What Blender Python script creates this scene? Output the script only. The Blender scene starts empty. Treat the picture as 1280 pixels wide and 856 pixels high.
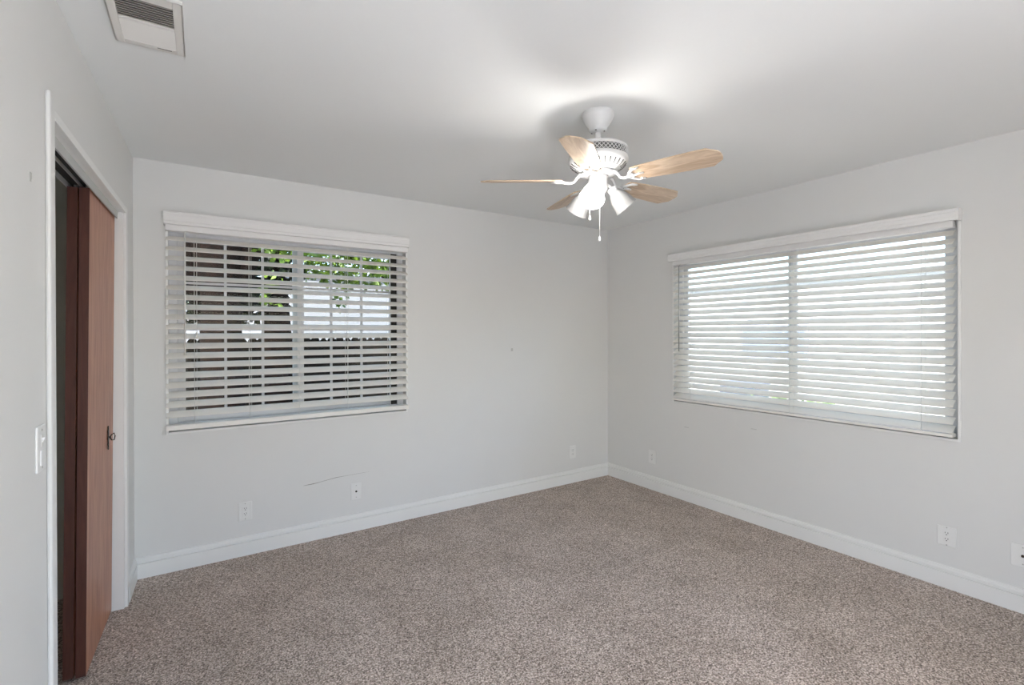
import bpy, bmesh, math, random
from mathutils import Vector, Matrix
import numpy as np
random.seed(7)
sc = bpy.context.scene
COL = sc.collection
PI = math.pi

# ------------------------------------------------------------------ camera
cam_d = bpy.data.cameras.new('camera'); cam = bpy.data.objects.new('camera', cam_d); COL.objects.link(cam)
cam_d.sensor_width = 36.0; cam_d.lens = 616.287 / 1280 * 36.0
cam_d.shift_y = -10.33 / 1280; cam_d.clip_start = 0.02; cam_d.clip_end = 300
Fv = Vector((0.55268039, 0.83338829, -0.00288961)); Rv = Vector((0.83338516, -0.55268699, -0.00250331)); Uv = Rv.cross(Fv)
mc = Matrix((Rv, Uv, -Fv)).transposed().to_4x4(); mc.translation = Vector((-3.5226, -3.5816, 1.4206))
cam.matrix_world = mc
sc.camera = cam

# ------------------------------------------------------------------ world, sun, exposure
world = bpy.data.worlds.new('sky'); sc.world = world; world.use_nodes = True
wn = world.node_tree.nodes; wl = world.node_tree.links
sky = wn.new('ShaderNodeTexSky'); sky.sky_type = 'NISHITA'; sky.sun_disc = False
sky.sun_elevation = math.radians(52); sky.sun_rotation = math.radians(215); sky.air_density = 1.0; sky.dust_density = 2.0
bg = wn['Background']; wl.new(sky.outputs[0], bg.inputs[0]); bg.inputs[1].default_value = 0.42
sun_d = bpy.data.lights.new('sun', 'SUN'); sun_d.energy = 9.0; sun_d.angle = math.radians(0.6); sun_d.color = (1.0, 0.99, 0.975)
sun = bpy.data.objects.new('sun', sun_d); COL.objects.link(sun)
sun.rotation_euler = Vector((0.62, 0.45, -1.15)).to_track_quat('-Z', 'Y').to_euler(); sun.location = (-6, -5, 9)
LAMP_STRENGTH = 150.0
sc.view_settings.view_transform = 'Standard'; sc.view_settings.look = 'None'
sc.view_settings.exposure = 1.16; sc.view_settings.gamma = 1.0; sc.view_settings.use_curve_mapping = False
sc.cycles.use_denoising = True; sc.cycles.max_bounces = 14; sc.cycles.diffuse_bounces = 8
sc.cycles.transparent_max_bounces = 24; sc.cycles.sample_clamp_indirect = 6.0; sc.cycles.use_adaptive_sampling = False

# ------------------------------------------------------------------ materials
def nmat(name):
    m = bpy.data.materials.new(name); m.use_nodes = True
    return m, m.node_tree.nodes, m.node_tree.links, m.node_tree.nodes['Principled BSDF']
def mat(name, col, rough=0.5, metal=0.0, spec=0.5, bump=None, var=0.0, vscale=4.0):
    m, n, l, b = nmat(name)
    b.inputs['Base Color'].default_value = (*col, 1); b.inputs['Roughness'].default_value = rough
    b.inputs['Metallic'].default_value = metal; b.inputs['Specular IOR Level'].default_value = spec
    tc = n.new('ShaderNodeTexCoord')
    if var > 0:
        t = n.new('ShaderNodeTexNoise'); t.inputs['Scale'].default_value = vscale; t.inputs['Detail'].default_value = 3
        l.new(tc.outputs['Object'], t.inputs['Vector'])
        r = n.new('ShaderNodeValToRGB'); r.color_ramp.elements[0].position = .3; r.color_ramp.elements[1].position = .7
        r.color_ramp.elements[0].color = tuple(c * (1 - var) for c in col) + (1,)
        r.color_ramp.elements[1].color = tuple(min(1, c * (1 + var)) for c in col) + (1,)
        l.new(t.outputs[0], r.inputs[0]); l.new(r.outputs[0], b.inputs['Base Color'])
    if bump:
        t = n.new('ShaderNodeTexNoise'); t.inputs['Scale'].default_value = bump[0]; t.inputs['Detail'].default_value = 3
        l.new(tc.outputs['Object'], t.inputs['Vector'])
        bp = n.new('ShaderNodeBump'); bp.inputs['Strength'].default_value = bump[1]; bp.inputs['Distance'].default_value = bump[2]
        l.new(t.outputs[0], bp.inputs['Height']); l.new(bp.outputs[0], b.inputs['Normal'])
    return m
M = {}
M['wall'] = mat('wall_paint', (0.736, 0.739, 0.725), 0.55, spec=.35, bump=(60, .12, .002), var=.012, vscale=1.2)
M['ceiling'] = mat('ceiling_paint', (0.80, 0.82, 0.82), 0.75, spec=.2, bump=(90, .1, .002))
M['trim'] = mat('trim_paint', (0.82, 0.825, 0.81), 0.32, spec=.45)
M['plastic'] = mat('white_plastic', (0.80, 0.805, 0.79), 0.3, var=.01)
M['slat'] = mat('blind_slat_white', (0.86, 0.84, 0.79), 0.45, bump=(25, .05, .001))
M['valance'] = mat('valance_white', (0.84, 0.84, 0.83), 0.4)
M['vinyl'] = mat('window_vinyl', (0.72, 0.73, 0.75), 0.3)
M['cord'] = mat('white_cord', (0.78, 0.78, 0.75), 0.7)
M['metalwhite'] = mat('enamel_white', (0.66, 0.66, 0.65), 0.28)
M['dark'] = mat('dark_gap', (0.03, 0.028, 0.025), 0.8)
M['slot'] = mat('slot_grey', (0.12, 0.12, 0.115), 0.7)
M['bronze'] = mat('dark_bronze', (0.05, 0.035, 0.025), 0.4, metal=.7)
M['steel'] = mat('steel', (0.5, 0.5, 0.48), 0.35, metal=.9)
M['glass_shade'] = mat('frosted_shade', (0.86, 0.86, 0.83), 0.35)
M['mark'] = mat('scuff', (0.33, 0.32, 0.30), 0.8)
M['softmark'] = mat('faint_scuff', (0.54, 0.54, 0.52), 0.8)
M['closet'] = mat('closet_paint', (0.62, 0.62, 0.57), 0.7)
M['track'] = mat('track_metal', (0.52, 0.53, 0.52), 0.45)
M['vent'] = mat('vent_white', (0.72, 0.71, 0.68), 0.4)
M['vent_tan'] = mat('vent_louver', (0.56, 0.54, 0.49), 0.5)

def shade_lit():
    m, n, l, b = nmat('lit_frosted_shade')
    b.inputs['Base Color'].default_value = (0.9, 0.88, 0.82, 1)
    b.inputs['Emission Color'].default_value = (1.0, 0.975, 0.95, 1)
    b.inputs['Emission Strength'].default_value = LAMP_STRENGTH
    return m
M['lit'] = shade_lit()
def shade_glow():
    m, n, l, b = nmat('glowing_clear_frost')
    b.inputs['Base Color'].default_value = (0.9, 0.88, 0.84, 1)
    b.inputs['Emission Color'].default_value = (1.0, 0.975, 0.95, 1); b.inputs['Emission Strength'].default_value = 6.0
    tr = n.new('ShaderNodeBsdfTransparent'); mx = n.new('ShaderNodeMixShader'); mx.inputs[0].default_value = .55
    l.new(b.outputs[0], mx.inputs[1]); l.new(tr.outputs[0], mx.inputs[2]); l.new(mx.outputs[0], n['Material Output'].inputs[0])
    return m
M['glow'] = shade_glow()
def translucent():
    m, n, l, b = nmat('frosted_translucent')
    b.inputs['Base Color'].default_value = (0.36, 0.36, 0.355, 1); b.inputs['Roughness'].default_value = .3
    tr = n.new('ShaderNodeBsdfTranslucent'); tr.inputs[0].default_value = (.36, .36, .355, 1)
    mx = n.new('ShaderNodeMixShader'); mx.inputs[0].default_value = .35
    l.new(b.outputs[0], mx.inputs[1]); l.new(tr.outputs[0], mx.inputs[2]); l.new(mx.outputs[0], n['Material Output'].inputs[0])
    return m
M['frost'] = translucent()
def glass():
    m, n, l, b = nmat('window_glass'); n.remove(b)
    tr = n.new('ShaderNodeBsdfTransparent'); tr.inputs[0].default_value = (.93, .95, .94, 1)
    gl = n.new('ShaderNodeBsdfGlossy'); gl.inputs['Roughness'].default_value = .01
    fr = n.new('ShaderNodeFresnel'); fr.inputs[0].default_value = 1.18
    mx = n.new('ShaderNodeMixShader'); l.new(fr.outputs[0], mx.inputs[0]); l.new(tr.outputs[0], mx.inputs[1]); l.new(gl.outputs[0], mx.inputs[2])
    l.new(mx.outputs[0], n['Material Output'].inputs[0]); return m
M['glass'] = glass()

def wood(name, c0, c1, scale, axis_stretch, rough, distort=3.0, bumpd=.0006, spec=.5):
    m, n, l, b = nmat(name); tc = n.new('ShaderNodeTexCoord'); mp = n.new('ShaderNodeMapping')
    mp.inputs['Scale'].default_value = axis_stretch; l.new(tc.outputs['Object'], mp.inputs[0])
    t = n.new('ShaderNodeTexNoise'); t.inputs['Scale'].default_value = scale; t.inputs['Detail'].default_value = 6; t.inputs['Distortion'].default_value = distort
    l.new(mp.outputs[0], t.inputs['Vector'])
    r = n.new('ShaderNodeValToRGB'); e = r.color_ramp.elements
    e[0].position = .32; e[1].position = .68; e[0].color = (*c0, 1); e[1].color = (*c1, 1)
    l.new(t.outputs[0], r.inputs[0]); l.new(r.outputs[0], b.inputs['Base Color'])
    bp = n.new('ShaderNodeBump'); bp.inputs['Strength'].default_value = .25; bp.inputs['Distance'].default_value = bumpd
    l.new(t.outputs[0], bp.inputs['Height']); l.new(bp.outputs[0], b.inputs['Normal'])
    b.inputs['Roughness'].default_value = rough; b.inputs['Specular IOR Level'].default_value = spec; return m
M['blade'] = wood('washed_oak', (0.40, 0.28, 0.18), (0.66, 0.53, 0.40), 5, (1, 7, 1), .33, distort=1.5)
M['door'] = wood('lauan_veneer', (0.33, 0.135, 0.080), (0.50, 0.245, 0.155), 7, (5, 5, .45), .42, distort=1.2)
M['door_edge'] = wood('stained_edge', (0.075, 0.022, 0.014), (0.105, 0.034, 0.022), 6, (4, 4, .4), .5)
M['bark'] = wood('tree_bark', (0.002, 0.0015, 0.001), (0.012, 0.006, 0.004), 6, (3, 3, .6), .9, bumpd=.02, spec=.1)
M['fence'] = wood('shade_dark_fence', (0.005, 0.004, 0.003), (0.018, 0.015, 0.011), 5, (4, 4, .5), .9, bumpd=.004, spec=.1)  # near-black tones carry the shade that lies on the fence

def carpet():
    m, n, l, b = nmat('cut_pile_carpet'); tc = n.new('ShaderNodeTexCoord')
    a = n.new('ShaderNodeTexNoise'); a.inputs['Scale'].default_value = 140; a.inputs['Detail'].default_value = 2.5; a.inputs['Roughness'].default_value = .7
    l.new(tc.outputs['Object'], a.inputs['Vector'])
    r = n.new('ShaderNodeValToRGB'); e = r.color_ramp.elements
    e[0].position = .22; e[0].color = (0.055, 0.038, 0.030, 1); e[1].position = .80; e[1].color = (0.97, 0.87, 0.79, 1)
    k = e.new(.50); k.color = (0.43, 0.350, 0.293, 1)
    l.new(a.outputs[0], r.inputs[0])
    v = n.new('ShaderNodeTexVoronoi'); v.inputs['Scale'].default_value = 175; l.new(tc.outputs['Object'], v.inputs['Vector'])
    sp = n.new('ShaderNodeSeparateColor'); l.new(v.outputs['Color'], sp.inputs[0])
    ma = n.new('ShaderNodeMath'); ma.operation = 'MULTIPLY_ADD'; ma.inputs[1].default_value = .34; l.new(sp.outputs[0], ma.inputs[0]); 
    mb = n.new('ShaderNodeMath'); mb.operation = 'SUBTRACT'; mb.inputs[1].default_value = .17; l.new(a.outputs[0], mb.inputs[0]); l.new(mb.outputs[0], ma.inputs[2]); l.new(ma.outputs[0], r.inputs[0])
    c = n.new('ShaderNodeTexNoise'); c.inputs['Scale'].default_value = 2.6; c.inputs['Detail'].default_value = 8; c.inputs['Roughness'].default_value = .65
    l.new(tc.outputs['Object'], c.inputs['Vector'])
    r2 = n.new('ShaderNodeValToRGB'); r2.color_ramp.elements[0].position = .35; r2.color_ramp.elements[1].position = .68
    r2.color_ramp.elements[0].color = (.85, .835, .82, 1); r2.color_ramp.elements[1].color = (1.10, 1.10, 1.11, 1)
    l.new(c.outputs[0], r2.inputs[0])
    mx = n.new('ShaderNodeMix'); mx.data_type = 'RGBA'; mx.blend_type = 'MULTIPLY'; mx.inputs[0].default_value = 1
    l.new(r.outputs[0], mx.inputs[6]); l.new(r2.outputs[0], mx.inputs[7]); l.new(mx.outputs[2], b.inputs['Base Color'])
    bp = n.new('ShaderNodeBump'); bp.inputs['Strength'].default_value = .8; bp.inputs['Distance'].default_value = .006
    l.new(a.outputs[0], bp.inputs['Height']); l.new(bp.outputs[0], b.inputs['Normal'])
    b.inputs['Roughness'].default_value = 1.0; b.inputs['Specular IOR Level'].default_value = .05
    b.inputs['Sheen Weight'].default_value = .15
    return m
M['carpet'] = carpet()
def leafmat(name, c0, c1):
    m, n, l, b = nmat(name); oi = n.new('ShaderNodeNewGeometry'); r = n.new('ShaderNodeValToRGB')
    r.color_ramp.elements[0].color = (*c0, 1); r.color_ramp.elements[1].color = (*c1, 1)
    l.new(oi.outputs['Random Per Island'], r.inputs[0]); l.new(r.outputs[0], b.inputs['Base Color'])
    tr = n.new('ShaderNodeBsdfTranslucent'); l.new(r.outputs[0], tr.inputs[0])
    mx = n.new('ShaderNodeMixShader'); mx.inputs[0].default_value = .4
    l.new(b.outputs[0], mx.inputs[1]); l.new(tr.outputs[0], mx.inputs[2]); l.new(mx.outputs[0], n['Material Output'].inputs[0])
    b.inputs['Roughness'].default_value = .5; return m
M['leaf'] = leafmat('tree_leaf', (0.03, 0.08, 0.008), (0.20, 0.30, 0.035))
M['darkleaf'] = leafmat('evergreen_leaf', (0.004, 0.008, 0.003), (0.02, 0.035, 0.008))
M['grass'] = leafmat('plant_leaf', (0.10, 0.20, 0.04), (0.25, 0.38, 0.10))
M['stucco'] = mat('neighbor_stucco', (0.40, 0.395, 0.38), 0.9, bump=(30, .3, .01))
M['stucco2'] = mat('back_block', (0.25, 0.255, 0.27), 0.9, bump=(30, .3, .01))  # even blue-grey base tone for both walls beyond the fence
M['bluebin'] = mat('blue_plastic', (0.08, 0.10, 0.14), 0.5)
M['bluegrey'] = mat('slate_paint', (0.24, 0.25, 0.29), 0.6)
M['concrete'] = mat('concrete', (0.30, 0.29, 0.27), 0.9, var=.1)
M['patio'] = mat('bounce_paving', (0.60, 0.60, 0.59), 0.9, var=.05)  # pale ground added to reflect fill light indoors
M['soil'] = mat('soil', (0.05, 0.04, 0.03), 1.0, var=.2)
M['darkglass'] = mat('dark_pane', (0.18, 0.20, 0.24), 0.3)

# ------------------------------------------------------------------ mesh helpers
def box(bm, x0, x1, y0, y1, z0, z1, mi=0):
    vs = [bm.verts.new(p) for p in ((x0,y0,z0),(x1,y0,z0),(x1,y1,z0),(x0,y1,z0),(x0,y0,z1),(x1,y0,z1),(x1,y1,z1),(x0,y1,z1))]
    fs = [bm.faces.new([vs[i] for i in f]) for f in ((0,3,2,1),(4,5,6,7),(0,1,5,4),(1,2,6,5),(2,3,7,6),(3,0,4,7))]
    for f in fs: f.material_index = mi
    return vs
def lathe(bm, prof, seg=32, cx=0, cy=0, mtx=None):
    rings = []
    for r, z in prof:
        ring = []
        for i in range(seg):
            a = 2 * PI * i / seg; p = Vector((r * math.cos(a), r * math.sin(a), z))
            if mtx is not None: p = mtx @ p
            ring.append(bm.verts.new((p.x + cx, p.y + cy, p.z)))
        rings.append(ring)
    for a, b in zip(rings, rings[1:]):
        for i in range(seg):
            f = bm.faces.new((a[i], a[(i+1) % seg], b[(i+1) % seg], b[i])); f.smooth = True
    return rings
def cap(bm, ring, flip=False):
    bm.faces.new(ring[::-1] if flip else ring)
def tube(bm, pts, r, seg=8, caps=True):
    pts = [Vector(p) for p in pts]; rings = []
    rr = r if isinstance(r, (list, tuple)) else [r] * len(pts)
    for i, p in enumerate(pts):
        d = (pts[min(i+1, len(pts)-1)] - pts[max(i-1, 0)]).normalized()
        up = Vector((0, 0, 1)) if abs(d.z) < .9 else Vector((1, 0, 0))
        a = d.cross(up).normalized(); b = d.cross(a).normalized()
        rings.append([bm.verts.new(p + (a * math.cos(2*PI*k/seg) + b * math.sin(2*PI*k/seg)) * rr[i]) for k in range(seg)])
    for A, B in zip(rings, rings[1:]):
        for k in range(seg):
            f = bm.faces.new((A[k], A[(k+1) % seg], B[(k+1) % seg], B[k])); f.smooth = True
    if caps: bm.faces.new(rings[0][::-1]); bm.faces.new(rings[-1])
def prism(bm, outline, h0, h1, fn=lambda a, b, h: (a, b, h)):
    lo = [bm.verts.new(fn(a, b, h0)) for a, b in outline]; hi = [bm.verts.new(fn(a, b, h1)) for a, b in outline]
    bm.faces.new(lo[::-1]); bm.faces.new(hi); k = len(outline)
    for i in range(k): bm.faces.new((lo[i], lo[(i+1) % k], hi[(i+1) % k], hi[i]))
def obj(name, bm, m, parent=None, bevel=0.0, mtx=None, smooth=False):
    bmesh.ops.recalc_face_normals(bm, faces=bm.faces[:])
    if mtx is not None: bm.transform(mtx)
    me = bpy.data.meshes.new(name); bm.to_mesh(me); bm.free()
    for k in (m if isinstance(m, (list, tuple)) else [m]): me.materials.append(M[k])
    o = bpy.data.objects.new(name, me); COL.objects.link(o)
    if parent is not None: o.parent = parent
    if smooth:
        for f in me.polygons: f.use_smooth = True
    if bevel:
        md = o.modifiers.new('bevel', 'BEVEL'); md.width = bevel; md.segments = 2; md.limit_method = 'ANGLE'
        md.harden_normals = False
    return o
def tag(o, label=None, cat=None, group=None, kind=None):
    if label: o['label'] = label
    if cat: o['category'] = cat
    if group: o['group'] = group
    if kind: o['kind'] = kind
    return o
def thing(name, label, cat, loc=(0,0,0), rotz=0, group=None, kind=None):
    o = bpy.data.objects.new(name, None); COL.objects.link(o); o.empty_display_size = .1
    o.location = loc; o.rotation_euler = (0, 0, rotz); return tag(o, label, cat, group, kind)
def struct(name, bm, m, label=None, **k):
    o = obj(name, bm, m, **k); return tag(o, label, None, None, 'structure')
B = bmesh.new

# ------------------------------------------------------------------ room dimensions
H = 2.44; W = 3.7709; TH = 0.049; YR = -4.6
LW = Matrix(((-math.sin(TH), math.cos(TH), 0, -W), (-math.cos(TH), -math.sin(TH), 0, 0), (0, 0, 1, 0), (0, 0, 0, 1)))   # (s, n, z) -> world
b = B(); box(b, -5.0, .15, YR - .15, .15, -.12, 0); floor = struct('floor', b, 'carpet', 'beige brown speckled cut pile carpet')
b = B(); box(b, -5.0, .6, YR - .15, .6, H, H + .25); struct('ceiling', b, 'ceiling', 'white painted ceiling')
def holed(bm, u0, u1, z0, z1, hu0, hu1, hz0, hz1, put):
    put(u0, hu0, z0, z1); put(hu1, u1, z0, z1); put(hu0, hu1, z0, hz0); put(hu0, hu1, hz1, z1)
# openings
BX0, BX1, BZ0, BZ1 = -3.605, -2.122, .832, 2.068
RY0, RY1, RZ0, RZ1 = -2.684, -.808, .832, 2.055
b = B(); holed(b, -W - .8, 0.15, -.12, H, BX0, BX1, BZ0, BZ1, lambda u, v, z, w: box(b, u, v, 0, .14, z, w))
wall_back = struct('wall_back', b, 'wall', 'white painted wall with the smaller window')
b = B(); holed(b, YR - .15, 0, -.12, H, RY0, RY1, RZ0, RZ1, lambda u, v, z, w: box(b, 0, .14, u, v, z, w))
wall_right = struct('wall_right', b, 'wall', 'white painted wall with the wider window')
# left wall with the closet opening
S0, S1, SZ = 0.34, 1.632, 2.055
b = B(); box(b, -.15, S0, -.11, 0, -.12, H); box(b, S1, 4.75, -.11, 0, -.12, H); box(b, S0, S1, -.11, 0, SZ, H)
wall_left = struct('wall_left', b, 'wall', 'white painted wall with the closet opening', mtx=LW)
b = B(); holed(b, -4.9, .15, -.12, H, -3.93, -2.0, 0.0, 2.12, lambda u, v, z, w: box(b, u, v, YR - .13, YR, z, w)); struct('wall_rear', b, 'wall', 'white painted wall behind the camera with a wide doorway added for fill light')  # rear doorway invented to let in fill daylight
b = B(); box(b, -3.93, -3.87, YR - .10, YR - .04, 0, 2.12); box(b, -2.06, -2.0, YR - .10, YR - .04, 0, 2.12); box(b, -3.87, -2.06, YR - .10, YR - .04, 2.06, 2.12); box(b, -3.87, -2.06, YR - .10, YR - .04, 0, .03)
struct('trim_6', b, 'trim', 'frame of the added fill light doorway behind the camera')  # belongs to the invented rear doorway
b = B(); box(b, -12, 6, YR - 12, YR - .15, -.35, -.1); struct('ground_bounce', b, 'patio', 'pale paving added to bounce sunlight in through the rear doorway')  # added sunlit ground, bounces light up onto the ceiling
# closet shell
b = B(); box(b, -.1, 2.1, -.78, -.70, -.12, H); box(b, 2.02, 2.1, -.70, -.11, -.12, H); box(b, .0, .06, -.70, -.11, -.12, H)
struct('wall_closet', b, 'closet', 'grey closet interior walls', mtx=LW)

# baseboards: profile (distance from the wall, height)
PROF = [(0, 0), (.015, 0), (.015, .0845), (.004, .0855), (.004, .0925), (.0135, .094), (.0135, .103), (.010, .110), (.009, .118), (.005, .121), (0, .121)]
def baseboard(name, u0, u1, fn, label, mtx=None):
    b = B(); A = [b.verts.new(fn(u0, d, z)) for d, z in PROF]; C = [b.verts.new(fn(u1, d, z)) for d, z in PROF]
    k = len(PROF)
    for i in range(k): b.faces.new((A[i], A[(i+1) % k], C[(i+1) % k], C[i]))
    b.faces.new(A); b.faces.new(C[::-1]); return struct(name, b, 'trim', label, mtx=mtx)
baseboard('baseboard_back', -W + .005, -.0005, lambda u, d, z: (u, -d, z), 'white stepped baseboard under the smaller window')
baseboard('baseboard_right', YR, -.0005, lambda u, d, z: (-d, u, z), 'white stepped baseboard under the wider window')
baseboard('baseboard_left', .012, .285, lambda u, d, z: (u, d, z), 'short baseboard piece beside the closet', mtx=LW)
baseboard('baseboard_left_near', 1.685, 4.7, lambda u, d, z: (u, d, z), 'baseboard left of the closet', mtx=LW)

# closet trim, soffit track
b = B(); box(b, 1.632, 1.683, 0, .013, 0, 2.118); struct('trim_1', b, 'wall', 'narrow closet casing nearest the light switch', mtx=LW, bevel=.006)
b = B(); box(b, .29, .34, 0, .012, 0, 2.078); box(b, .34, 1.632, 0, .012, 2.055, 2.078); box(b, .335, 1.634, -.004, .014, 2.046, 2.055)
struct('trim_2', b, 'trim', 'thin closet casing at far side and head', mtx=LW, bevel=.0015)
b = B(); box(b, S0, S0 + .012, -.11, -.001, 0, 2.05); box(b, S1 - .003, S1, -.11, -.001, 0, 2.05); box(b, S0, S1, -.11, -.001, 2.047, 2.055)
struct('trim_3', b, 'trim', 'closet opening jamb lining', mtx=LW)
b = B(); box(b, S0 + .012, S1 - .003, -.026, -.020, 2.012, 2.047); box(b, S0 + .012, S1 - .003, -.068, -.065, 2.030, 2.047)
box(b, S0 + .012, S1 - .003, -.110, -.107, 2.020, 2.047)
struct('trim_4', b, 'track', 'metal closet door track', mtx=LW)
b = B(); box(b, S0 + .012, S1 - .003, -.107, -.026, 2.044, 2.0475); struct('trim_5', b, 'dark', 'dark strip standing in for shade in the closet door track', mtx=LW)  # recess shade put into a dark strip between the rails

# sliding closet doors, both pushed to the far end and hanging a little out of plumb
def slide_door(name, nb, nt, s0, s1, label, wt):
    zb, zt = .012, 2.022; th = .033; b = B()
    vs = [b.verts.new(p) for p in ((s0, nb - th, zb), (s1, nb - th, zb), (s1, nb, zb), (s0, nb, zb), (s0, nt - th, zt), (s1, nt - th, zt), (s1, nt, zt), (s0, nt, zt))]
    for f, mi in (((0,3,2,1),1), ((4,5,6,7),1), ((0,1,5,4),0), ((1,2,6,5),1), ((2,3,7,6),0), ((3,0,4,7),1)):
        b.faces.new([vs[i] for i in f]).material_index = mi
    r = thing(name, label, None, kind='structure')
    obj('door_panel', b, ['door', 'door_edge'], r, mtx=LW)
    hg = B(); nn = nt - th / 2; ss = s1 - .06
    box(hg, ss - .02, ss + .02, nn - .004, nn + .004, zt - .001, zt + .018); lathe(hg, [(0.001, 0), (.011, 0), (.011, .006), (.001, .006)], 14, mtx=Matrix.Translation((ss, nn + .004, zt + .014)) @ Matrix.Rotation(-PI/2, 4, 'X'))
    obj('roller_hanger', hg, 'steel', r, mtx=LW)
    return r
door_front = slide_door('door_1', -.052, -.032, .36, .925, 'reddish brown wooden sliding closet door with bronze pull, front one', True)
door_rear = slide_door('door_2', -.094, -.072, .355, .915, 'reddish brown wooden sliding closet door, rear one seen edge on', False)
# drop pull on the front door: thin ornate backplate, post and ring
hs, hz = .505, .915; hn = -.0415
b = B(); pts = [(-.056, .0015), (-.048, .005), (-.041, .002), (-.032, .006), (-.022, .003), (-.010, .006), (0, .010), (.010, .006), (.024, .004), (.034, .007), (.044, .003), (.052, .0045), (.058, .0012)]
ol = [(w, z) for z, w in pts] + [(-w, z) for z, w in reversed(pts)]
prism(b, ol, 0, .004, lambda a, z, h: (hs + a * 1.6, hn + h, hz + z)); hp = obj('pull_backplate', b, 'bronze', door_front, mtx=LW)
b = B(); tube(b, [(hs, hn + .002, hz + .004), (hs, hn + .013, hz + .004)], .0035)
ring = [(hs + .0155 * math.sin(t) * .3, hn + .030 - .0155 * math.cos(t), hz + .002 + .0155 * math.sin(t)) for t in [2 * PI * i / 20 for i in range(20)]]
tube(b, [(hs, hn + .009, hz + .003), (hs - .004, hn + .014, hz + .015), (hs - .016, hn + .022, hz + .019), (hs - .022, hn + .025, hz + .004), (hs - .016, hn + .022, hz - .014), (hs - .004, hn + .014, hz - .012), (hs, hn + .009, hz + .001)], .0026)
obj('pull_ring', b, 'bronze', hp, mtx=LW)

# ------------------------------------------------------------------ windows
def window(name, T, w0, w1, z0, z1, mull0, mull1, grid, label, fl=.085, fr=.085):
    """local frame: x along wall, y outward; w0..w1 opening, T transform"""
    r = thing(name, label, None, kind='structure')
    b = B(); f = .045; y0, y1 = .055, .125
    box(b, w0, w0 + f, y0, y1, z0, z1); box(b, w1 - f, w1, y0, y1, z0, z1); box(b, w0 + f, w1 - f, y0, y1, z0, z0 + f); box(b, w0 + f, w1 - f, y0, y1, z1 - f, z1)
    obj('window_frame', b, 'vinyl', r, bevel=.003, mtx=T)
    for (a, c, yy) in ((w0 + f, mull1, .070), (mull0, w1 - f, .100)):
        b = B(); sf = .040; y0, y1 = yy, yy + .022
        box(b, a, a + sf, y0, y1, z0 + f, z1 - f); box(b, c - sf, c, y0, y1, z0 + f, z1 - f)
        box(b, a + sf, c - sf, y0, y1, z0 + f, z0 + f + .035); box(b, a + sf, c - sf, y0, y1, z1 - f - .035, z1 - f)
        s = obj('sash', b, 'vinyl', r, bevel=.002, mtx=T)
        b = B(); box(b, a + sf - .004, c - sf + .004, yy + .009, yy + .013, z0 + f + .03, z1 - f - .03); obj('glass_pane', b, 'glass', s, mtx=T)
        if grid:
            b = B(); g = .0075; ga, gc = a + sf, c - sf
            if grid == 'L': pass
            for i in (1, 2):
                x = ga + (gc - ga) * i / 3; box(b, x - g, x + g, yy + .004, yy + .018, z0 + f + .03, z1 - f - .03)
            for zz in (1.735, 1.447, 1.155): box(b, ga, gc, yy + .0045, yy + .0175, zz - g, zz + g)
            obj('muntin_grid', b, 'vinyl', s, mtx=T)
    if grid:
        b = B(); box(b, w1 - f - .046, w1 - f - .002, .062, .0695, z0 + f, z1 - f); obj('sash_dark_strip', b, 'dark', r, mtx=T)  # dark upright strip along the end stile
    # slim bead round the opening, standing proud of the wall
    b = B(); t = .013; d = -.009
    box(b, w0 - t, w0, d, .004, z0 - t, z1); box(b, w1, w1 + t, d, .004, z0 - t, z1); box(b, w0, w1, d, .006, z0 - t, z0)
    obj('window_bead', b, 'trim', r, bevel=.001, mtx=T)
    return r
TB = Matrix.Identity(4)
TR = Matrix(((0, 1, 0, 0), (-1, 0, 0, 0), (0, 0, 1, 0), (0, 0, 0, 1)))   # local x -> -y world, local y(outward) -> +x world
window('window_1', TB, BX0, BX1, BZ0, BZ1, -2.90, -2.835, True, 'smaller sliding window with white grid')
window('window_2', TR, -RY1, -RY0, RZ0, RZ1, 1.72, 1.795, False, 'wider sliding window, bright outside')

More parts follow.
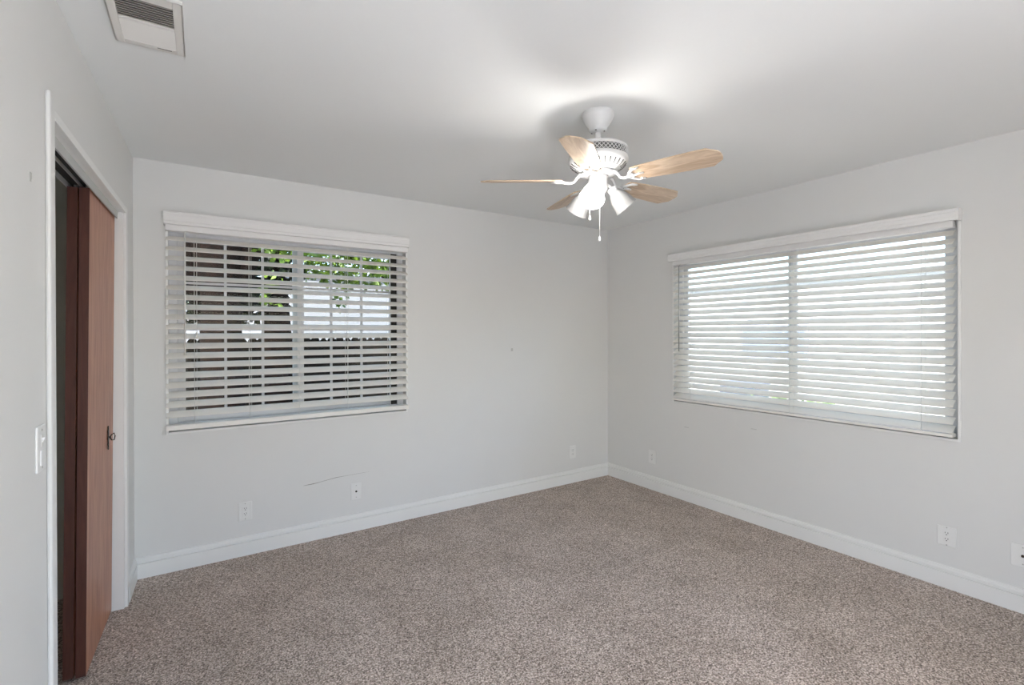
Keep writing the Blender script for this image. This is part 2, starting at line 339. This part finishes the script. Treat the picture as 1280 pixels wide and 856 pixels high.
# ------------------------------------------------------------------ blinds
def blind(T, x0, x1, zt, zs0, pitch, n, sw, yc, zval, rail, cords, pulls, wand, tilt, label, group, vx0, vx1):
    r = thing('window_blind', label, 'blind', group=group)
    z0v, z1v = zval
    # valance with a stepped face and returns
    b = B(); d = .062
    pf = [(-d + .010, z0v), (-d, z0v + .002), (-d, z0v + .018), (-d - .003, z0v + .021), (-d - .003, z1v - .022), (-d, z1v - .019), (-d, z1v - .006), (-d - .004, z1v - .003), (-d - .004, z1v), (-d + .010, z1v)]
    prism(b, pf, vx0, vx1, lambda y, z, x: (x, y, z))
    box(b, vx0, vx0 + .010, -d + .010, -.0005, z0v, z1v); box(b, vx1 - .010, vx1, -d + .010, -.0005, z0v, z1v)
    box(b, vx0 + .010, vx1 - .010, -d + .010, -.0005, z1v - .004, z1v)
    obj('valance', b, 'valance', r, mtx=T)
    b = B(); box(b, x0, x1, yc - .028, yc + .028, zt - .036, zt); obj('headrail', b, 'valance', r, mtx=T, bevel=.002)
    b = B(); th = .0028; t = math.radians(tilt)
    for i in range(n):
        z = zs0 - pitch * i; K = 4; top = []; bot = []
        jig = random.uniform(-.0006, .0006)
        for k in range(K + 1):
            u = -sw / 2 + sw * k / K; crown = .0022 * (1 - (2 * u / sw) ** 2)
            y = yc + u * math.cos(t) - crown * math.sin(t); zz = z + jig + u * math.sin(t) + crown * math.cos(t)
            top.append((y - th/2 * math.sin(t), zz + th/2 * math.cos(t))); bot.append((y + th/2 * math.sin(t), zz - th/2 * math.cos(t)))
        prism(b, top + bot[::-1], x0, x1, lambda y, z, x: (x, y, z))
    obj('slats', b, 'slat', r, mtx=T)
    b = B(); pr = [(yc - sw/2, rail[0]), (yc + sw/2, rail[0]), (yc + sw/2, rail[1] - .004), (yc, rail[1]), (yc - sw/2, rail[1] - .004)]
    prism(b, pr, x0, x1, lambda y, z, x: (x, y, z)); obj('bottom_rail', b, 'slat', r, mtx=T)
    fy = yc - sw/2 * math.cos(t) - .001; by = yc + sw/2 * math.cos(t) + .001
    for x in cords:
        b = B(); off = -sw/2 * math.sin(t)
        tube(b, [(x, fy, zt - .045), (x, fy, rail[0] + .004)], .0011, 6); tube(b, [(x, by, zt - .045), (x, by, rail[0] + .004)], .0011, 6)
        tube(b, [(x + .012, yc, zt - .045), (x + .012, yc, rail[1])], .0009, 6)
        obj('ladder_cord', b, 'cord', r, mtx=T)
    for x, zb in pulls:
        b = B(); tube(b, [(x, fy - .012, zt - .04), (x + .001, fy - .013, (zt + zb) / 2), (x, fy - .012, zb + .03)], .0011, 6)
        tube(b, [(x, fy - .012, zb + .034), (x, fy - .012, zb + .026), (x, fy - .012, zb)], [.002, .005, .0065], 10); obj('lift_cord', b, 'cord', r, mtx=T)
    if wand:
        x, zb, mm = wand; b = B(); tube(b, [(x, fy - .020, zt - .05), (x, fy - .020, zb)], .0042, 8); tube(b, [(x, fy - .020, zt - .052), (x, fy, zt - .035)], .002, 6)
        obj('tilt_wand', b, mm, r, mtx=T)
    return r
blind(TB, -3.617, -2.118, 2.066, 1.988, .05827, 19, .0635, -0.018, (2.064, 2.140), (.848, .880), (-3.475, -3.179, -2.885, -2.569, -2.258),
      [(-3.463, 1.40)], (-3.522, 1.292, 'cord'), 30, 'white slatted blind half open on the smaller window with trees behind', None, -3.625, -2.115)
blind(TR, .812, 2.668, 2.030, 1.9645, .0471, 24, .0635, -0.002, (2.024, 2.088), (.842, .862), (.989, 1.795, 2.53),
      [], (.893, 1.262, 'steel'), 32, 'white slatted blind on the wider window glowing with daylight', None, .790, 2.700)

# ------------------------------------------------------------------ wall plates
def plate(T, kind, label, w=.078, h=.118, cat='outlet', name='wall_outlet'):
    """T maps (x right, y out of wall toward room, z up) ; origin at plate centre"""
    r = thing(name, label, cat); r.matrix_world = T
    b = B(); prism(b, [(-w/2, -h/2), (w/2, -h/2), (w/2, h/2), (-w/2, h/2)], 0, .006, lambda x, z, y: (x, y, z))
    obj('cover_plate', b, 'plastic', r, bevel=.003)
    def screw(z):
        b = B(); lathe(b, [(0.0003, .0012), (.003, .001), (.0033, 0)], 12, mtx=Matrix.Translation((0, .006, z)) @ Matrix.Rotation(-PI/2, 4, 'X')); obj('screw', b, 'steel', r)
    if kind in ('duplex', 'decora'):
        if kind == 'decora':
            b = B(); box(b, -.0175, .0175, .0055, .0085, -.034, .034); obj('receptacle_face', b, 'plastic', r, bevel=.0015)
            base = .0085
        else: base = .0085
        for s in (1, -1):
            if kind == 'duplex':
                b = B(); o = []
                for i in range(24):
                    a = 2 * PI * i / 24; o.append((max(-.0165, min(.0165, .0195 * math.cos(a))), .0145 * math.sin(a) + s * .0195))
                prism(b, o, .005, .0085, lambda x, z, y: (x, y, z)); rc = obj('receptacle', b, 'plastic', r)
            b = B(); zc = s * .0195 if kind == 'duplex' else s * .0165
            box(b, -.0075, -.0050, base - .002, base + .0003, zc - .001, zc + .008); box(b, .0045, .0070, base - .002, base + .0003, zc, zc + .007)
            lathe(b, [(0.0002, .0004), (.0028, .0003), (.0028, -.001)], 10, mtx=Matrix.Translation((0, base, zc - .0065)) @ Matrix.Rotation(-PI/2, 4, 'X'))
            obj('socket_slots', b, 'slot', r)
        if kind == 'duplex': screw(0)
        else: screw(.048); screw(-.048)
    if kind == 'coax':
        b = B(); box(b, -.0175, .0175, .0055, .0078, -.034, .034) if w > .09 else lathe(b, [(.012, .001), (.012, 0), (.010, .0015), (.004, .0015)], 18, mtx=Matrix.Translation((0, .006, 0)) @ Matrix.Rotation(-PI/2, 4, 'X'))
        obj('insert', b, 'plastic', r)
        b = B(); lathe(b, [(.0002, .012), (.0035, .012), (.0045, .0115), (.0048, .004), (.007, .003), (.007, 0)], 14, mtx=Matrix.Translation((0, .006, 0)) @ Matrix.Rotation(-PI/2, 4, 'X')); obj('jack', b, 'bronze', r)
        screw(.042); screw(-.042)
    if kind == 'switch':
        b = B(); box(b, -.006, .006, .0055, .0070, .004, .036); obj('toggle_frame', b, 'vent', r)
        b = B(); prism(b, [(.0055, .012), (.0135, .026), (.0125, .030), (.0055, .028)], -.0045, .0045, lambda y, z, x: (x, y, z)); obj('toggle', b, 'plastic', r, bevel=.001)
        b = B(); box(b, -.017, .017, .0055, .0085, -.046, -.004); obj('paddle', b, 'plastic', r, bevel=.002)
        screw(.050); screw(-.052)
    return r
def onback(x, z): return Matrix.Translation((x, 0, z)) @ Matrix.Rotation(PI, 4, 'Z')
def onright(y, z): return Matrix.Translation((0, y, z)) @ Matrix.Rotation(PI/2, 4, 'Z')
plate(onback(-3.205, .282), 'decora', 'white outlet on the wall below the smaller window, nearest the closet')
plate(onback(-2.500, .283), 'coax', 'white coax plate with one black jack right of the smaller window, under a scratch', cat='cable plate', name='cable_jack_plate', w=.074)
plate(onback(-.463, .290), 'duplex', 'small white outlet on the left-hand side of the far corner')
plate(onright(-.565, .294), 'duplex', 'small white outlet on the right-hand side of the far corner')
plate(onright(-2.636, .286), 'decora', 'white outlet under the right end of the wider window', w=.084, h=.108)
plate(onright(-2.935, .288), 'coax', 'white cable plate at the right edge cut by the frame', w=.092, h=.115, cat='cable plate', name='cable_jack_plate')
Tl = LW @ Matrix.Translation((1.745, 0, 1.108))
plate(Tl @ Matrix(((1,0,0,0),(0,1,0,0),(0,0,1,0),(0,0,0,1))), 'switch', 'white light switch plate on wall left of the closet', w=.078, h=.125, cat='light switch', name='light_switch')

# wall marks: scratch, scuffs and nail holes
def strip(pts, wds, fn):
    b = B(); U = []; D = []
    for (x, z), w in zip(pts, wds): U.append(b.verts.new(fn(x, z + w))); D.append(b.verts.new(fn(x, z - w)))
    for i in range(len(pts) - 1): b.faces.new((D[i], D[i+1], U[i+1], U[i]))
    return b
P_ = [(-2.856, .383), (-2.82, .384), (-2.79, .3855), (-2.773, .387), (-2.74, .391), (-2.70, .396), (-2.64, .4035), (-2.58, .405), (-2.528, .406), (-2.46, .408), (-2.401, .408)]
bm_ = strip(P_, [.0006, .0022, .0028, .002, .0012, .0014, .0018, .0008, .0007, .0006, .0003], lambda x, z: (x, -.0006, z))
obj('scratch', bm_, 'mark', wall_back)
for x, z, r_ in ((-1.148, 1.273, .010), (-3.52, 2.10, .004)):
    b = B(); box(b, x - r_, x + r_, -.0006, 0, z - r_ * 1.3, z + r_ * 1.3); obj('scuff_mark', b, 'softmark', wall_back)
b = B(); box(b, 1.80, 1.812, -.0001, .0015, 1.828, 1.845); box(b, 1.806, 1.812, -.0001, .002, 1.82, 1.832); obj('nail_mark', b, 'softmark', wall_left, mtx=LW)
for y, z in ((-1.52, .700), (-.93, .62)):
    b = B(); box(b, -.0006, 0, y - .022, y + .022, z - .0022, z + .0022); obj('scuff_mark', b, 'softmark', wall_right)

# ------------------------------------------------------------------ ceiling register
vr = thing('air_vent', 'white ceiling air vent with open dark louvers above the closet', 'vent', (-3.622, -1.588, H), math.radians(-1.5))
b = B(); hw, hl = .101, .168; iw = .074
def flange(x0, x1, y0, y1): box(b, x0, x1, y0, y1, -.0115, -.0045)
flange(-hw, -iw, -hl, hl); flange(iw, hw, -hl, hl); flange(-iw, iw, -hl, -.125); flange(-iw, iw, .140, hl); flange(-iw, iw, -.002, .010)
obj('flange', b, 'vent', vr, bevel=.002)
b = B(); box(b, -hw, -hw + .004, -hl, hl, -.0115, 0); box(b, hw - .004, hw, -hl, hl, -.0115, 0); box(b, -hw + .004, hw - .004, -hl, -hl + .004, -.0115, 0); box(b, -hw + .004, hw - .004, hl - .004, hl, -.0115, 0)
obj('rim', b, 'vent', vr)
b = B(); box(b, -iw, iw, -.125, .140, -.0016, -.0006); obj('duct_dark_sheet', b, 'dark', vr)  # dark sheet stands in for the unlit duct behind the louvers
b = B()
for i in range(9):
    y = -.120 + i * .0132; prism(b, [(y, -.0105), (y + .0018, -.0112), (y + .0118, -.0026), (y + .0100, -.0022)], -iw, iw, lambda yy, z, x: (x, yy, z))
obj('open_louvers', b, 'vent_tan', vr)
b = B()
for i in range(10):
    y = .012 + i * .0126; prism(b, [(y + .0100, -.0112), (y + .0112, -.0100), (y + .0015, -.004), (y, -.005)], -iw, iw, lambda yy, z, x: (x, yy, z))
obj('closed_louvers', b, 'vent', vr)
b = B(); box(b, .018, .060, .146, .150, -.0125, -.0112); obj('damper_lever', b, 'slot', vr)

# ------------------------------------------------------------------ ceiling fan
AX, AY = -1.916, -1.888
fan = thing('ceiling_fan', 'white ceiling fan with five light wood blades and three lamp shades, one lit', 'ceiling fan', (AX, AY, H))
def z(v): return v - H
def fp(name, bm, m, parent=fan, **k): return obj(name, bm, m, parent, **k)
b = B(); R_ = lathe(b, [(.073, z(2.4398)), (.074, z(2.430)), (.071, z(2.418)), (.061, z(2.398)), (.050, z(2.382)), (.042, z(2.373)), (.0405, z(2.371)), (.0415, z(2.366)), (.0405, z(2.360)), (.030, z(2.353)), (.012, z(2.350))], 40); can = fp('canopy', b, 'metalwhite')
for i in range(4):
    b = B(); a = 2 * PI * i / 4 + .5; lathe(b, [(.0003, z(2.3525)), (.005, z(2.3525)), (.005, z(2.359))], 10, cx=.029 * math.cos(a), cy=.029 * math.sin(a)); fp('screw_hole', b, 'slot', can)
b = B(); lathe(b, [(.0135, z(2.36)), (.0135, z(2.285))], 20); lathe(b, [(.020, z(2.300)), (.022, z(2.296)), (.022, z(2.286))], 20); fp('downrod', b, 'metalwhite')
b = B(); R_ = lathe(b, [(.010, z(2.288)), (.060, z(2.287)), (.118, z(2.282)), (.134, z(2.275)), (.137, z(2.268)), (.137, z(2.264)), (.131, z(2.262)), (.131, z(2.232)), (.137, z(2.230)), (.139, z(2.224)), (.138, z(2.214)),
      (.132, z(2.203)), (.112, z(2.186)), (.092, z(2.176)), (.088, z(2.170)), (.060, z(2.166)), (.02, z(2.166))], 56); mh = fp('motor_housing', b, 'metalwhite')
b = B(); n_ = 44
lathe(b, [(.1315, z(2.2615)), (.1315, z(2.2325))], 56)
fp('vent_band', b, 'slot', mh)
b = B()
for i in range(n_):
    for sg in (1, -1):
        a0 = 2 * PI * i / n_; a1 = a0 + sg * 2 * PI / n_ * 1.5
        K = 4; pts = []
        for k in range(K + 1):
            a = a0 + (a1 - a0) * k / K; pts.append((.1335 * math.cos(a), .1335 * math.sin(a), z(2.2325) + .029 * k / K))
        tube(b, pts, .0016, 4)
fp('vent_lattice', b, 'metalwhite', mh)
b = B()
for i in range(30):
    a = 2 * PI * i / 30; a2 = a + .07
    p0 = Vector((.128 * math.cos(a), .128 * math.sin(a), z(2.1995))); p1 = Vector((.102 * math.cos(a2), .102 * math.sin(a2), z(2.1805)))
    tube(b, [p0, (p0 + p1) / 2 + Vector((0, 0, -.0005)), p1], [.003, .0042, .003], 6)
fp('cooling_slots', b, 'slot', mh)
# flywheel and switch housing
b = B(); lathe(b, [(.075, z(2.166)), (.078, z(2.160)), (.078, z(2.150)), (.045, z(2.148))], 40); fp('flywheel', b, 'metalwhite')
b = B(); lathe(b, [(.040, z(2.150)), (.0435, z(2.146)), (.0435, z(2.085)), (.040, z(2.078)), (.030, z(2.066)), (.014, z(2.058)), (.006, z(2.052)), (.0002, z(2.051))], 36); fp('switch_housing', b, 'metalwhite')
# blades with irons
ZB = 2.128; PT = math.radians(-14)
bo = [(.172, -.046), (.200, -.053), (.300, -.060), (.430, -.066), (.502, -.067), (.545, -.030), (.549, -.012), (.549, .012), (.545, .030), (.502, .067), (.430, .066), (.300, .060), (.200, .053), (.172, .046), (.166, .020), (.166, -.020)]
def make_blade():
    root = None
    b = B(); prism(b, bo, -.003, .003); bmesh.ops.recalc_face_normals(b, faces=b.faces[:]); return b
def local_pitch(): return Matrix.Rotation(PT, 4, 'X')
blade_src = iron_src = None
for k in range(5):
    a = math.radians(289.2 + 72 * k)
    mt = Matrix.Translation((0, 0, z(ZB))) @ Matrix.Rotation(a, 4, 'Z')
    if blade_src is None:
        bl = obj('blade', make_blade(), 'blade', fan, bevel=.0015, mtx=local_pitch()); blade_src = bl
        b = B()
        # S-shaped arm
        tube(b, [(.062, 0, .030), (.085, 0, .026), (.100, 0, .012), (.112, 0, -.006), (.130, 0, -.012), (.150, 0, -.010), (.165, 0, -.008)], [.010, .009, .007, .006, .006, .007, .008], 10)
        b2 = B()
        tube(b2, [(.150, 0, -.008), (.165, .024, -.008), (.185, .042, -.0075), (.215, .047, -.006)], [.006, .006, .006, .004], 8)
        tube(b2, [(.150, 0, -.008), (.165, -.024, -.008), (.185, -.042, -.0075), (.215, -.047, -.006)], [.006, .006, .006, .004], 8)
        tube(b2, [(.150, 0, -.008), (.185, 0, -.0075), (.222, 0, -.006)], [.006, .006, .004], 8)
        tube(b2, [(.168, .026, -.008), (.180, 0, -.008), (.168, -.026, -.008)], .004, 8)
        for yy in (-.042, 0, .042): lathe(b2, [(.0002, -.011), (.006, -.010), (.007, -.004)], 12, cx=.200, cy=yy)
        b2.transform(local_pitch()); me_t = bpy.data.meshes.new('t'); b2.to_mesh(me_t); b.from_mesh(me_t); b2.free(); bpy.data.meshes.remove(me_t)
        ir = obj('blade_iron', b, 'metalwhite', bl, smooth=True); iron_src = ir
    else:
        bl = blade_src.copy(); COL.objects.link(bl); bl.parent = fan
        ir = iron_src.copy(); COL.objects.link(ir); ir.parent = bl
    bl.matrix_local = mt
# light kit: three arms with bell shades
for k, ang in enumerate((215, 335, 95)):
    a = math.radians(ang); tilt = math.radians(48)
    b = B(); c, s = math.cos(a), math.sin(a)
    tube(b, [(.036 * c, .036 * s, z(2.108)), (.052 * c, .052 * s, z(2.104)), (.066 * c, .066 * s, z(2.090))], .0085, 10)
    T_ = Matrix.Translation((.060 * c, .060 * s, z(2.097))) @ Matrix.Rotation(a, 4, 'Z') @ Matrix.Rotation(PI - (PI/2 - tilt), 4, 'Y')
    # T_ : local +z points outward and down
    lathe(b, [(.0002, 0), (.016, .0005), (.021, .004), (.023, .012), (.023, .026), (.021, .028)], 24, mtx=T_)
    arm = fp('lamp_arm', b, 'metalwhite')
    b = B(); prof = [(.021, .018), (.024, .026), (.033, .040), (.042, .058), (.0475, .078), (.0505, .098), (.0545, .112), (.0565, .118)]
    lathe(b, prof, 36, mtx=T_); inner = [(r - .0025, h) for r, h in prof[::-1]]; lathe(b, [prof[-1], inner[0]], 36, mtx=T_); lathe(b, inner, 36, mtx=T_)
    sh = fp('lamp_shade', b, 'glow' if k == 0 else 'frost')
    sh['label'] = 'glowing lit frosted shade' if k == 0 else 'unlit frosted white shade'
    b = B(); lathe(b, [(.012, .022), (.013, .040), (.022, .058), (.029, .074), (.030, .086), (.024, .102), (.012, .111), (.0003, .114)], 24, mtx=T_)
    bb = fp('bulb', b, 'lit' if k == 0 else 'glass_shade', sh)
# pull chains
for (dx, dy, zt_, zb_) in ((-.034, .020, 2.075, 1.945), (.004, -.006, 2.055, 1.848)):
    b = B(); nb = int((zt_ - zb_ - .02) / .006)
    tube(b, [(dx, dy, z(zt_)), (dx, dy, z(zb_ + .02))], .0011, 6)
    ch = fp('pull_chain', b, 'cord')
    b = B(); lathe(b, [(.0003, z(zb_ + .022)), (.003, z(zb_ + .019)), (.0045, z(zb_ + .012)), (.0065, z(zb_ + .004)), (.005, z(zb_ - .001)), (.0003, z(zb_ - .003))], 14, cx=dx, cy=dy); fp('pull_knob', b, 'plastic', ch)

# ------------------------------------------------------------------ outside
b = B(); box(b, -14, 1.6, .6, 30, -.5, -.32); struct('ground_back', b, 'soil', 'bare back yard soil')
b = B(); box(b, .6, 26, -14, .6, -.5, -.3); box(b, 1.6, 26, .6, 30, -.5, -.3); struct('ground_side', b, 'concrete', 'pale concrete side yard')
b = B(); box(b, -9, .8, .6, .62, -.32, -.31); b.free()

def leaves(bm, c, rad, n, size, rnd):
    for _ in range(n):
        while True:
            p = Vector((rnd.uniform(-1, 1), rnd.uniform(-1, 1), rnd.uniform(-1, 1)))
            if p.length < 1: break
        p = Vector((p.x * rad[0], p.y * rad[1], p.z * rad[2])) + Vector(c)
        L = size * rnd.uniform(.6, 1.3); q = Vector((rnd.gauss(0, 1), rnd.gauss(0, 1), rnd.gauss(0, .6) - .4)).normalized()
        side = q.cross(Vector((rnd.gauss(0, 1), rnd.gauss(0, 1), rnd.gauss(0, 1)))).normalized() * L * .28
        v = [bm.verts.new(x) for x in (p, p + q * L * .45 + side, p + q * L, p + q * L * .45 - side)]; bm.faces.new(v)
rn = random.Random(3)
t1 = thing('tree', 'dark barked tree close outside the left half of the smaller window', 'tree', (-3.19, 2.6, -.32))
b = B(); tube(b, [(.02, 0, 0), (.01, 0, .5), (.0, 0, 1.3), (-.01, .05, 2.1), (-.06, .1, 2.8), (-.2, .2, 4.0)], [.36, .25, .20, .20, .26, .2], 18)
tube(b, [(.0, .05, 1.8), (.16, .1, 2.3), (.35, .2, 3.0), (.6, .3, 4.2)], [.15, .15, .13, .08], 14)
tube(b, [(-.02, .05, 1.7), (-.30, .1, 2.4), (-.50, .0, 3.2)], [.12, .12, .08], 12)
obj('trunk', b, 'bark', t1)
b = B()
for c, rd, n in (((.8, .2, 3.15), (.8, .4, .45), 1000), ((-.1, .3, 4.1), (1.4, .9, .6), 1800), ((.62, -.3, 2.72), (.34, .2, .20), 110), ((-.42, .1, 2.45), (.08, .1, .36), 90), ((.45, -.3, 2.2), (.12, .1, .25), 30)): leaves(b, c, rd, n, .10, rn)
obj('foliage', b, 'leaf', t1)
te = thing('tree', 'dark evergreen outside behind the dark barked trunk', 'tree', (-2.72, 3.9, -.32))
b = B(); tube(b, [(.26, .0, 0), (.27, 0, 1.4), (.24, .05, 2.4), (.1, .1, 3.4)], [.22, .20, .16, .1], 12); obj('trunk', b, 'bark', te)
b = B()
for c, rd, n in (((-.45, .1, 2.62), (1.05, .3, .78), 4600), ((-.3, .1, 3.5), (.8, .3, .5), 900)): leaves(b, c, rd, n, .13, rn)
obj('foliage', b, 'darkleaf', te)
t2 = thing('tree', 'leafy tree with bright green foliage outside behind the right half of the smaller window', 'tree', (-1.3, 5.2, -.32))
b = B(); tube(b, [(1.5, .2, 0), (1.5, .2, 1.4), (1.4, .05, 2.4), (1.1, .1, 3.4)], [.16, .13, .11, .08], 12); tube(b, [(1.3, .05, 2.6), (.4, .1, 3.0), (-.5, 0, 3.4)], [.07, .06, .03], 8); obj('trunk', b, 'bark', t2)
b = B()
for c, rd, n in (((.2, -.2, 3.25), (2.0, .6, .66), 3400), ((.3, -.4, 2.75), (1.2, .25, .25), 420), ((.0, -.2, 2.5), (.16, .12, .42), 90), ((.1, .2, 4.2), (2.0, .8, .6), 1600)): leaves(b, c, rd, n, .12, rn)
obj('foliage', b, 'leaf', t2)
# fence made of pickets with pointed tops, shade put into the dark wood colour
fe = thing('fence', 'picket fence coloured dark for shade outside the smaller window', 'fence', (-8, 4.6, -.32))
b = B()
for i in range(75):
    x = i * .125; h = 1.68 + .02 * math.sin(i * 2.1)
    prism(b, [(x, 0), (x + .1245, 0), (x + .1245, h - .05), (x + .062, h + .02), (x, h - .05)], 0, .022, lambda a, zz, y: (a, y, zz))
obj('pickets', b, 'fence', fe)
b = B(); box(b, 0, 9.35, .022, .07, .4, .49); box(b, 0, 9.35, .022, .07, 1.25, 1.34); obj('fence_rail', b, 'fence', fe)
# garden shed, dark, behind the trunk
nb = thing('neighbor_building', 'white walled building outside beyond the fence', 'building', (-1.75, 7.2, -.32))
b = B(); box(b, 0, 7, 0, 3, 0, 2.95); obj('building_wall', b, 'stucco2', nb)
b = B(); box(b, -.05, 7.05, -.05, 3.05, 2.95, 3.03); obj('eave', b, 'bluegrey', nb)
nb2 = thing('garden_wall', 'pale block wall outside far behind the dark barked tree', 'wall', (-9, 8.5, -.32))
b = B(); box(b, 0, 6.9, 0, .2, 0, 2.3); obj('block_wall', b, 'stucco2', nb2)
# side yard seen through the wider window
nh = thing('neighbor_house', 'sunlit white house outside the wider window', 'house', (9.5, -3, -.3))
b = B(); box(b, 0, 6, -6, 16, 0, 3.0); hw_ = obj('house_wall', b, 'stucco', nh)
for y0 in (.6, 5.6): 
    b = B(); box(b, -.05, 0, y0, y0 + 1.8, 1.0, 1.95); w_ = obj('house_window', b, 'bluegrey', nh)
    b = B(); box(b, -.06, -.05, y0 + .08, y0 + 1.72, 1.07, 1.88); obj('house_pane', b, 'darkglass', w_)
b = B(); box(b, -.06, 6.06, -6.06, 16.06, 3.0, 3.12); obj('house_roof', b, 'stucco', nh)
bn = thing('storage_box', 'blue grey storage box standing outside the wider window', 'storage box', (7.8, 3.0, -.3))
b = B(); box(b, 0, .6, 0, .95, 0, .42); obj('box_body', b, 'bluebin', bn, bevel=.02)
b = B(); box(b, -.03, .63, -.03, .98, .42, .49); obj('box_lid', b, 'bluebin', bn, bevel=.015)
b = B()
for i in range(40):
    leaves(b, (7.3 + rn.uniform(-.2, .2), .9 + 1.9 * i / 39, -.18 + rn.uniform(0, .08)), (.15, .1, .13), 22, .12, rn)
pl = obj('low_hedge', b, 'grass'); tag(pl, 'row of low green plants outside the wider window', 'plants', kind='stuff')
